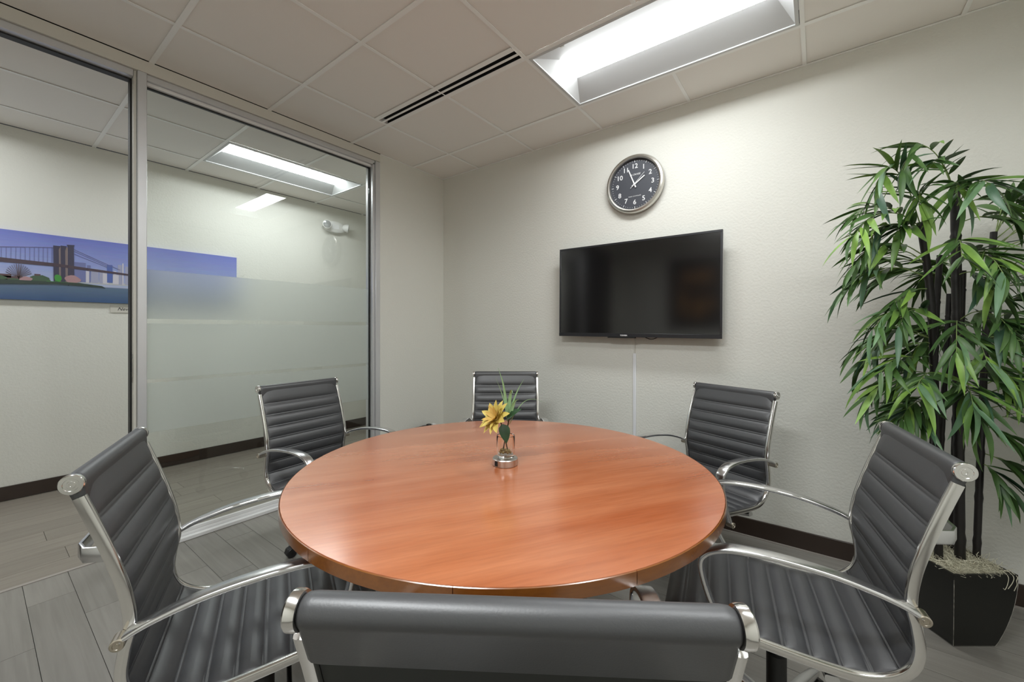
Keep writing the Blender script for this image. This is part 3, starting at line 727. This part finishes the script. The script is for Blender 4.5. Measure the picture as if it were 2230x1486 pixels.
pr('printed_cable', 'p_line', [ln((-3.3, 1.775), (-2.95, 1.80), 0.0025), ln((-2.95, 1.80), (-2.69, 1.838), 0.0025), ln((-2.69, 1.838), (-2.43, 1.874), 0.0028), ln((-2.33, 1.876), (-2.19, 1.805), 0.0022), ln((-2.19, 1.805), (-2.06, 1.742), 0.0018), ln((-2.33, 1.862), (-2.12, 1.758), 0.0014), ln((-2.33, 1.84), (-2.14, 1.757), 0.0012)])
pr('printed_bridge_tower', 'p_stone_lit', [rect(-2.428, -2.36, 1.60, 1.884)])
pr('printed_bridge_tower', 'p_stone', [[(-2.434, 1.60), (-2.405, 1.60), (-2.408, 1.86), (-2.398, 1.888), (-2.436, 1.888)], [(-2.396, 1.60), (-2.372, 1.60), (-2.374, 1.855), (-2.366, 1.893), (-2.398, 1.893)], [(-2.360, 1.585), (-2.326, 1.605), (-2.328, 1.895), (-2.324, 1.908), (-2.366, 1.905), (-2.358, 1.88)]])
pr('printed_bridge_deck', 'p_deck', [[(-3.5, 1.765), (-2.69, 1.730), (-2.43, 1.728), (-2.0, 1.700), (-1.7, 1.672), (-1.7, 1.678), (-2.0, 1.714), (-2.43, 1.752), (-2.69, 1.762), (-3.5, 1.80)]])
pr('printed_warehouse', 'p_brown', [rect(-3.4, -2.46, 1.595, 1.632), rect(-3.1, -2.64, 1.62, 1.645), rect(-2.53, -2.50, 1.62, 1.66)])
tr_ = []
for i in range(15):
    a = math.pi * (0.08 + 0.84 * i / 14); tr_.append(ln((-2.605, 1.625), (-2.605 + 0.062 * math.cos(a), 1.64 + 0.085 * math.sin(a)), 0.0014) if abs(math.cos(a)) > 0.3 else [(-2.607, 1.60), (-2.603, 1.60), (-2.604 + 0.062 * math.cos(a), 1.64 + 0.085 * math.sin(a)), (-2.606 + 0.062 * math.cos(a), 1.64 + 0.085 * math.sin(a))])
pr('printed_bare_tree', 'p_brown', tr_, True)
pr('printed_bush', 'p_bush', [blob(-2.50, 1.625, 0.05, 0.026, sd=3), blob(-2.72, 1.61, 0.07, 0.03, sd=4), blob(-2.62, 1.60, 0.05, 0.018, sd=9)])
pr('printed_bush', 'p_pink', [blob(-2.335, 1.637, 0.042, 0.030, sd=6), blob(-2.57, 1.615, 0.03, 0.02, sd=11)])
pr('printed_bush', 'p_green', [blob(-2.412, 1.640, 0.022, 0.028, sd=8), rect(-2.47, -2.30, 1.598, 1.612)])
pr('printed_shore', 'p_shore', [[(-3.6, 1.555), (-2.69, 1.572), (-2.43, 1.592), (-2.17, 1.587), (-2.15, 1.583), (-2.17, 1.598), (-2.30, 1.612), (-2.69, 1.605), (-3.6, 1.60)]])
tag(ps, 'wide unframed photo panel of a suspension bridge and city skyline', 'picture')
tp = empty('title_plate', (HX, -2.118, 1.385))
bx('plate', (0, 0, 0), (0.006, 0.29, 0.060), 'plate', tp, 0.001)
M90 = Matrix.Rotation(R(90), 4, 'Z') @ Matrix.Rotation(R(90), 4, 'X')
text('lettering', 'New', 0.038, 'ink', tp, Matrix.Translation((0.0065, 0.080, 0.030)) @ M90, shear=0.35, extrude=0.0003)
tag(tp, 'small pale title plate with italic lettering below the photo panel', 'sign')

em = empty('emergency_light', (HX, -0.165, 2.482))
rows = []
for i in range(9):
    u = -1 + 2 * i / 8; hh = 0.066 * math.sqrt(max(0.15, 1 - 0.75 * u * u)); dd = 0.062 * math.sqrt(max(0.2, 1 - 0.6 * u * u))
    rows.append([(0.0, 0.135 * u, -hh), (dd * 0.8, 0.135 * u, -hh), (dd, 0.135 * u, -hh * 0.7), (dd, 0.135 * u, hh * 0.7), (dd * 0.8, 0.135 * u, hh), (0, 0.135 * u, hh)])
MB().grid(rows).build('body', 'plastic_white', em)
for s, ry in ((-1, 0.35), (1, 1.1)):
    c = Vector((0.075, s * 0.125, 0.005))
    dirv = Vector((math.cos(ry), s * math.sin(ry) * (1 if s > 0 else 0.6), -0.12)).normalized()
    mt = Matrix.Translation(c) @ dirv.to_track_quat('Z', 'Y').to_matrix().to_4x4()
    h = MB().lathe([(0.012, -0.045), (0.034, -0.03), (0.047, 0.0), (0.049, 0.022), (0.044, 0.024)], 24, mt).build('lamp_head', 'plastic_white', em)
    MB().lathe([(0.043, 0.0245), (0.03, 0.030), (0.012, 0.033), (0.003, 0.0335)], 24, mt).build('lamp_lens', 'lens_clear', h)
bx('label_patch', (0.0625, -0.05, -0.03), (0.0635, 0.04, 0.03), 'print_white', em)
tag(em, 'white twin head emergency light high on the corridor wall', 'emergency light')

# ------------------------------------------------------------------ vase with a yellow flower (local x to the right of the view, local y away)
VP = (2.050, -1.637)
base = empty('metal_base', (VP[0], VP[1], TZ), 0.6442)
MB().lathe([(0.0445, 0.0), (0.0465, 0.002), (0.0465, 0.024), (0.0445, 0.0265)], 40).build('disc', 'steel', base, angle=30)
o = MB().add([(-0.012, -0.001, -0.0085), (0.0, -0.001, -0.0085), (0.0, -0.001, 0.0085), (-0.012, -0.001, 0.0085), (-0.012, 0.003, -0.0085), (0.0, 0.003, -0.0085), (0.0, 0.003, 0.0085), (-0.012, 0.003, 0.0085)],
             [(0, 1, 2, 3), (4, 7, 6, 5), (0, 4, 5, 1), (1, 5, 6, 2), (2, 6, 7, 3), (3, 7, 4, 0)]).build('switch', 'slot_black', base, smooth=False)
o.location = (-0.027, -0.0385, 0.0135); o.rotation_euler = (0, 0, R(-38))
tag(base, 'small round brushed metal base under the glass vase', 'base')
VZ = TZ + 0.027
vs_ = empty('glass_vase', (VP[0] + 0.003, VP[1], VZ), 0.6442)
MB().lathe([(0.028, 0.0), (0.031, 0.002), (0.032, 0.010), (0.0335, 0.03), (0.034, 0.078), (0.0325, 0.082), (0.0305, 0.080), (0.0300, 0.030), (0.029, 0.014), (0.002, 0.012)], 40).build('glass', 'vase_glass', vs_)
pb = MB(); q = random.Random(2)
for k in range(14):
    a, r = q.uniform(0, 6.28), q.uniform(0, 0.019); s = q.uniform(0.005, 0.008)
    pb.lathe([(s * 0.3, -s * 0.8), (s, 0), (s * 0.3, s * 0.8)], 8, Matrix.Translation((r * math.cos(a), r * math.sin(a), 0.019 + q.uniform(0, 0.010))))
pb.build('pebbles', 'pebble', vs_)
tag(vs_, 'small clear glass vase holding the flower on the table', 'vase')
fl = empty('yellow_flower', (VP[0] + 0.003, VP[1], VZ), 0.6442)
fl.location.z = VZ + 0.02; fl.scale = (1.08, 1.08, 1.12)
def leafmesh(name, L, W, m, droop=0.3, fold=0.25, seg=6, tipw=0.0, cup=0.0):
    b = MB(); rows = []
    for i in range(seg + 1):
        u = i / seg
        w = W / 2 * (math.sin(math.pi * min(1, u ** 0.7 * 0.97 + 0.03)) ** 0.8) + tipw * (1 - u)
        zc = -droop * L * u * u + cup * L * u
        xc = L * (u - 0.12 * droop * u * u)
        rows.append([(xc, -w, zc + fold * w), (xc, 0, zc), (xc, w, zc + fold * w)])
    return b.grid(rows).mesh(name, m, normals=False, angle=80)
# stems
MB().tube(catmull([(0.008, 0, 0.0), (-0.004, 0, 0.05), (-0.012, -0.004, 0.085), (-0.020, -0.012, 0.106)], 5), 0.0022, 6).build('stem', 'stem', fl)
MB().tube(catmull([(-0.010, 0, 0.0), (0.000, 0, 0.05), (0.008, 0, 0.09), (0.014, 0.002, 0.118)], 5), 0.0022, 6).build('stem', 'stem', fl)
hd = Vector((-0.030, -0.018, 0.113)); nrm = Vector((-0.62, -0.50, 0.60)).normalized()
QH = nrm.to_track_quat('Z', 'X').to_matrix().to_4x4()
pm = leafmesh('petal', 0.060, 0.026, 'petal', 0.16, 0.35, 6, 0.001, 0.30)
pm2 = leafmesh('petal', 0.046, 0.021, 'petal', 0.05, 0.4, 6, 0.001, 0.62)
pm3 = leafmesh('petal', 0.030, 0.014, 'petal_core', 0.0, 0.5, 5, 0.001, 1.1)
for ring, (n_, me, off, tilt) in enumerate(((11, pm, 0.0, 0.0), (9, pm2, 0.3, 0.0), (8, pm3, 0.1, 0.0))):
    for k in range(n_):
        o = put('petal', me, fl); a = 2 * math.pi * (k + off) / n_ + q.uniform(-0.1, 0.1)
        o.matrix_local = Matrix.Translation(hd) @ QH @ Matrix.Rotation(a, 4, 'Z') @ Matrix.Translation((0.004, 0, 0.002 * ring)) @ Matrix.Rotation(q.uniform(-0.12, 0.12) + tilt, 4, 'Y') @ Matrix.Scale(q.uniform(0.9, 1.1), 4)
MB().lathe([(0.003, -0.006), (0.010, 0.0), (0.009, 0.006), (0.003, 0.010)], 14, Matrix.Translation(hd) @ QH).build('flower_core', 'petal_core', fl)
lm = leafmesh('leaf', 0.062, 0.040, 'leaf_dark', 0.25, 0.3)
for c, d, r_ in (((-0.012, -0.020, 0.095), (0.35, -0.45, -0.9), 0.3), ((0.004, -0.006, 0.108), (0.75, -0.25, 0.85), 0.6), ((0.010, 0.0, 0.105), (0.3, 0.4, 0.5), -0.4)):
    o = put('leaf', lm, fl); d = Vector(d).normalized()
    o.matrix_local = Matrix.Translation(c) @ d.to_track_quat('X', 'Z').to_matrix().to_4x4() @ Matrix.Rotation(r_, 4, 'X')
def blade(path, w):
    path = catmull(path, 6); N = len(path); rows = []
    for i, p in enumerate(path):
        u = i / (N - 1); ww = w * min(1, 1.1 - u) * (0.7 + 0.5 * math.sin(math.pi * min(1, u * 1.2)))
        t = (path[min(i + 1, N - 1)] - path[max(i - 1, 0)]).normalized(); sd = t.cross(Vector((0.1, 1, 0.1))).normalized()
        rows.append([p - sd * ww, p + Vector((0, ww * 0.6, 0)), p + sd * ww])
    MB().grid(rows).build('grass_blade', 'blade', fl, normals=False, angle=80)
blade([(0.008, 0, 0.10), (0.000, 0, 0.17), (-0.010, -0.005, 0.23), (-0.026, -0.01, 0.278)], 0.0055)
blade([(0.008, 0, 0.10), (-0.004, 0.002, 0.16), (-0.018, 0.0, 0.205), (-0.034, -0.01, 0.245)], 0.0022)
blade([(0.010, 0, 0.11), (0.012, 0, 0.15), (0.016, -0.004, 0.19), (0.020, -0.014, 0.205), (0.024, -0.022, 0.196)], 0.0065)
blade([(0.012, 0, 0.11), (0.024, 0, 0.16), (0.042, 0, 0.205), (0.062, -0.004, 0.240)], 0.0035)
blade([(0.012, 0, 0.11), (0.022, -0.004, 0.145), (0.032, -0.010, 0.168), (0.044, -0.018, 0.176)], 0.0065)
blade([(0.012, 0, 0.09), (0.030, -0.006, 0.125), (0.060, -0.01, 0.165), (0.095, -0.014, 0.176), (0.135, -0.02, 0.163)], 0.0014)
tag(fl, 'yellow artificial flower with green blades standing in the glass vase', 'flower')

# ------------------------------------------------------------------ potted bamboo (local frame turned with the pot)
PC = Vector((3.413, -0.394, 0))
pl = empty('potted_bamboo', PC, 0.6442)
PTOP = 0.305
def half(z):                                       # half width of the bowed pot wall
    u = z / PTOP; return 0.0815 + (0.1225 - 0.0815) * math.sin(u * math.pi / 2) ** 0.85
pt = MB(); rows = []
for i in range(13):
    z = PTOP * i / 12; h = half(z); rows.append([(-h, -h, z), (h, -h, z), (h, h, z), (-h, h, z), (-h, -h, z)])
pt.grid(rows)
h0 = half(0); pt.add([(-h0, -h0, 0), (h0, -h0, 0), (h0, h0, 0), (-h0, h0, 0)], [(0, 3, 2, 1)])
hi = 0.1225; lo = hi - 0.010
ring = [(-hi, -hi), (hi, -hi), (hi, hi), (-hi, hi)]; rin = [(-lo, -lo), (lo, -lo), (lo, lo), (-lo, lo)]
pt.add([(a, b, PTOP) for a, b in ring] + [(a, b, PTOP) for a, b in rin] + [(a, b, PTOP - 0.05) for a, b in rin],
       [(i, (i + 1) % 4, 4 + (i + 1) % 4, 4 + i) for i in range(4)] + [(4 + i, 4 + (i + 1) % 4, 8 + (i + 1) % 4, 8 + i) for i in range(4)])
pot = pt.build('pot', 'pot', pl, angle=30)
pot['label'] = 'black tapered square planter with worn pale edges'
q = random.Random(12)
for sx, sy in ((-1, -1), (1, -1), (1, 1), (-1, 1)):   # rubbed corners
    path = []
    for i in range(25):
        z = PTOP * (0.005 + 0.93 * i / 24); h = half(z) + 0.0002; path.append((sx * h, sy * h, z))
    MB().tube(path, 0.0011, 5, scale=[q.uniform(0.35, 1.2) for _ in path]).build('worn_corner', 'pot_edge', pot)
for a, b in (((-h0, -h0), (h0, -h0)), ((-h0, -h0), (-h0, h0))):
    MB().tube([(a[0], a[1], 0.0022), (b[0], b[1], 0.0022)], 0.0009, 5).build('worn_corner', 'pot_edge', pot)
mo = MB(); rows = []
for i in range(15):
    r_ = []
    for j in range(15):
        a, b = -lo + 2 * lo * i / 14, -lo + 2 * lo * j / 14
        e = (1 - (a / lo) ** 4) * (1 - (b / lo) ** 4)
        r_.append((a, b, PTOP - 0.012 + 0.020 * e + q.uniform(-0.004, 0.004)))
    rows.append(r_)
mo.grid(rows).build('moss_bed', 'soil', pl)
ms = MB()
def strand(p, d, L, r):
    pts = [Vector(p)]; v = Vector(d)
    for _ in range(5):
        v = (v + Vector((q.uniform(-1, 1), q.uniform(-1, 1), q.uniform(-0.7, 0.5))) * 0.75).normalized(); pts.append(pts[-1] + v * L / 5)
    for t in pts: t.z = max(t.z, PTOP - 0.006)
    ms.tube(pts, r, 3)
for _ in range(900):
    a, b = q.uniform(-lo, lo), q.uniform(-lo, lo); an = q.uniform(0, 6.28)
    strand((a * 0.97, b * 0.97, PTOP + 0.002 + 0.012 * (1 - (a / lo) ** 2) * (1 - (b / lo) ** 2)), (math.cos(an), math.sin(an), 0.25), q.uniform(0.025, 0.055), q.uniform(0.0005, 0.0010))
o = ms.build('moss', 'moss', pl, normals=False); o['kind'] = 'stuff'; o['label'] = 'pale dry curly moss'
for pts in ([(0.085, -0.10, PTOP + 0.006), (0.080, -0.126, PTOP - 0.004), (0.076, -0.128, PTOP - 0.03), (0.066, -0.128, PTOP - 0.052), (0.06, -0.127, PTOP - 0.048)], [(0.105, -0.10, PTOP + 0.006), (0.10, -0.126, PTOP - 0.004), (0.095, -0.128, PTOP - 0.025), (0.078, -0.1275, PTOP - 0.05)],
            [(0.112, -0.11, PTOP + 0.004), (0.115, -0.126, PTOP - 0.006), (0.109, -0.128, PTOP - 0.02), (0.112, -0.127, PTOP - 0.035), (0.105, -0.124, PTOP - 0.06)]):
    MB().tube(catmull(pts, 4), 0.0013, 4).build('hanging_moss', 'moss', pl)
CULM = [([(-0.073, -0.02, 0.27), (-0.101, -0.02, 1.277), (-0.148, -0.02, 1.68)], 0.0140), ([(-0.035, 0.05, 0.27), (-0.005, 0.06, 1.20), (0.015, 0.06, 1.56)], 0.0120), ([(0.002, -0.03, 0.27), (-0.010, -0.03, 1.276), (-0.019, -0.03, 1.835)], 0.0170),
        ([(0.050, 0.045, 0.27), (0.085, 0.05, 1.122), (0.098, 0.05, 1.492)], 0.0150), ([(0.078, -0.02, 0.27), (0.113, -0.02, 1.127), (0.150, -0.02, 1.64)], 0.0120), ([(0.020, 0.085, 0.27), (0.070, 0.09, 1.08), (0.087, 0.09, 1.398)], 0.0105)]
cpath = []
for pts, r in CULM:
    path = catmull(pts, 40); N = len(path); sc = []; L = 0; nxt = q.uniform(0.05, 0.15); node_i = []
    for i, p in enumerate(path):
        if i: L += (path[i] - path[i - 1]).length
        if L >= nxt: nxt += q.uniform(0.15, 0.20); node_i.append(i)
    for i in range(N):
        k = 1.0 - 0.10 * i / N
        if i in node_i: k *= 1.14
        elif (i - 1) in node_i: k *= 0.93
        sc.append(k)
    MB().tube(path, r, 12, scale=sc).build('culm', 'culm', pl, angle=60)
    cpath.append(path)
# branches: (height of the joint, tip)
CL = [(0, 1.66, (-0.36, -0.05, 1.80), 0.24), (2, 1.80, (-0.30, -0.10, 1.86), 0.22), (0, 1.64, (-0.38, 0.02, 1.72), 0.1), (0, 1.66, (-0.47, -0.08, 1.61), 0.12), (0, 1.54, (-0.42, -0.02, 1.50), 0.12), (0, 1.45, (-0.40, 0.03, 1.42), 0.1),
      (0, 1.30, (-0.37, -0.05, 1.24), 0.10), (0, 1.20, (-0.28, 0.04, 1.18), 0.08), (0, 1.10, (-0.38, -0.10, 1.08), 0.08), (0, 1.01, (-0.36, -0.02, 0.97), 0.08), (0, 0.94, (-0.30, -0.10, 0.90), 0.06),
      (2, 1.50, (-0.06, -0.24, 1.46), 0.10), (2, 1.54, (-0.20, -0.22, 1.50), 0.10), (2, 1.28, (-0.05, -0.25, 1.22), 0.10), (2, 1.25, (-0.22, -0.22, 1.16), 0.10), (2, 1.10, (0.02, -0.20, 1.03), 0.08), (2, 1.04, (-0.16, -0.22, 0.97), 0.08),
      (2, 1.74, (-0.14, -0.15, 1.74), 0.12), (2, 1.70, (0.08, -0.15, 1.66), 0.12), (4, 1.62, (0.26, -0.08, 1.84), 0.10), (4, 1.62, (0.38, 0.0, 1.78), 0.12), (4, 1.58, (0.34, -0.14, 1.60), 0.10), (4, 1.52, (0.22, -0.20, 1.52), 0.1),
      (4, 1.40, (0.38, -0.12, 1.40), 0.1), (4, 1.34, (0.24, -0.18, 1.30), 0.08), (4, 1.26, (0.38, -0.04, 1.24), 0.1), (4, 1.12, (0.34, -0.14, 1.12), 0.08), (4, 1.06, (0.26, -0.16, 1.02), 0.08), (4, 0.98, (0.36, -0.06, 0.94), 0.08),
      (4, 0.88, (0.28, -0.12, 0.84), 0.06), (4, 0.74, (0.18, -0.10, 0.66), 0.03), (3, 1.45, (0.12, 0.18, 1.52), 0.08), (3, 1.25, (0.14, 0.18, 1.22), 0.08), (1, 1.50, (-0.16, 0.22, 1.52), 0.08), (1, 1.20, (-0.20, 0.22, 1.16), 0.08), (1, 1.05, (-0.12, 0.22, 0.98), 0.06),
      (4, 1.46, (0.48, -0.16, 1.48), 0.12), (4, 1.20, (0.50, -0.14, 1.16), 0.1), (4, 0.95, (0.46, -0.16, 0.98), 0.08), (4, 1.60, (0.46, -0.1, 1.70), 0.12)]
LV = []
for mname in ('bamboo_leaf', 'bamboo_leaf', 'bamboo_leaf_cool'):
    for dr, w in ((0.22, 0.125), (0.38, 0.14), (0.10, 0.115)):
        LV.append(leafmesh('leaf', 1.0, w, mname, dr, 0.35, 6))
extra = []
for ci, zj, tip, rise in CL:                                # each joint carries a second, shorter twig
    t = Vector(tip); extra.append((ci, zj - q.uniform(0.01, 0.05), (t.x * q.uniform(0.55, 0.85), t.y + q.uniform(-0.10, 0.06), t.z + q.uniform(-0.09, 0.03)), rise * q.uniform(0.4, 1.0)))
leaves = []
Mpl = Matrix.Translation(PC) @ Matrix.Rotation(0.6442, 4, 'Z')
camv = Vector(cam.location)
for ci, zj, tip, rise in CL + extra:
    path = cpath[ci]; p0 = min(path, key=lambda v: abs(v.z - zj)).copy(); p3 = Vector(tip)
    dvec = p3 - p0
    p1 = p0 + dvec * 0.35 + Vector((0, 0, rise * 0.55)); p2 = p0 + dvec * 0.75 + Vector((0, 0, rise * 0.55))
    br = catmull([p0, p1, p2, p3], 6)
    MB().tube(br, 0.0021, 5, scale=[1.1 - 0.6 * i / (len(br) - 1) for i in range(len(br))]).build('twig', 'twig', pl)
    nl = q.randint(15, 19)
    for k in range(nl):
        u = 0.30 + 0.70 * (k / (nl - 1)); idx = min(len(br) - 2, int(u * (len(br) - 1)))
        p = br[idx].lerp(br[idx + 1], 0.5) if u < 1 else br[-1]
        t = (br[idx + 1] - br[idx]).normalized()
        sidev = t.cross(Vector((0, 0, 1))); sidev = sidev.normalized() if sidev.length > 1e-3 else Vector((1, 0, 0))
        s = 1 if k % 2 else -1
        spread = q.uniform(0.35, 1.25) * (1.15 - 0.5 * u)
        d = (t + sidev * s * spread + Vector((0, 0, q.uniform(-0.5, 0.22)))).normalized()
        L = q.uniform(0.115, 0.20)
        for _ in range(4):                                  # keep clear of the wall
            if (Mpl @ (p + d * L)).y < -0.03: break
            d = (d + Mpl.to_3x3().inverted() @ Vector((0, -0.7, 0))).normalized()
        else: continue
        if (Mpl @ p).y > -0.02: continue
        m4 = Matrix.Translation(p) @ d.to_track_quat('X', 'Z').to_matrix().to_4x4() @ Matrix.Rotation(q.uniform(-0.7, 0.7), 4, 'X') @ Matrix.Scale(L, 4)
        # size on view: length over distance, hidden ones last
        w = Mpl @ p
        leaves.append((L / (w - camv).length - (0.05 if tip[1] > 0.1 or tip[0] > 0.44 else 0), m4, q.randrange(len(LV))))
leaves.sort(key=lambda t: -t[0])
for _, m4, k in leaves[:300]:
    o = put('leaf', LV[k], pl); o.matrix_local = m4
rest = MB()
for _, m4, k in leaves[300:]:
    me = LV[k]; rest.add([m4 @ v.co for v in me.vertices], [tuple(p.vertices) for p in me.polygons])
if rest.v:
    o = rest.build('foliage', 'bamboo_leaf', pl, normals=False, angle=80); o['kind'] = 'stuff'; o['label'] = 'further narrow green leaves'
tag(pl, 'tall artificial bamboo with black canes in a black square planter', 'potted plant')
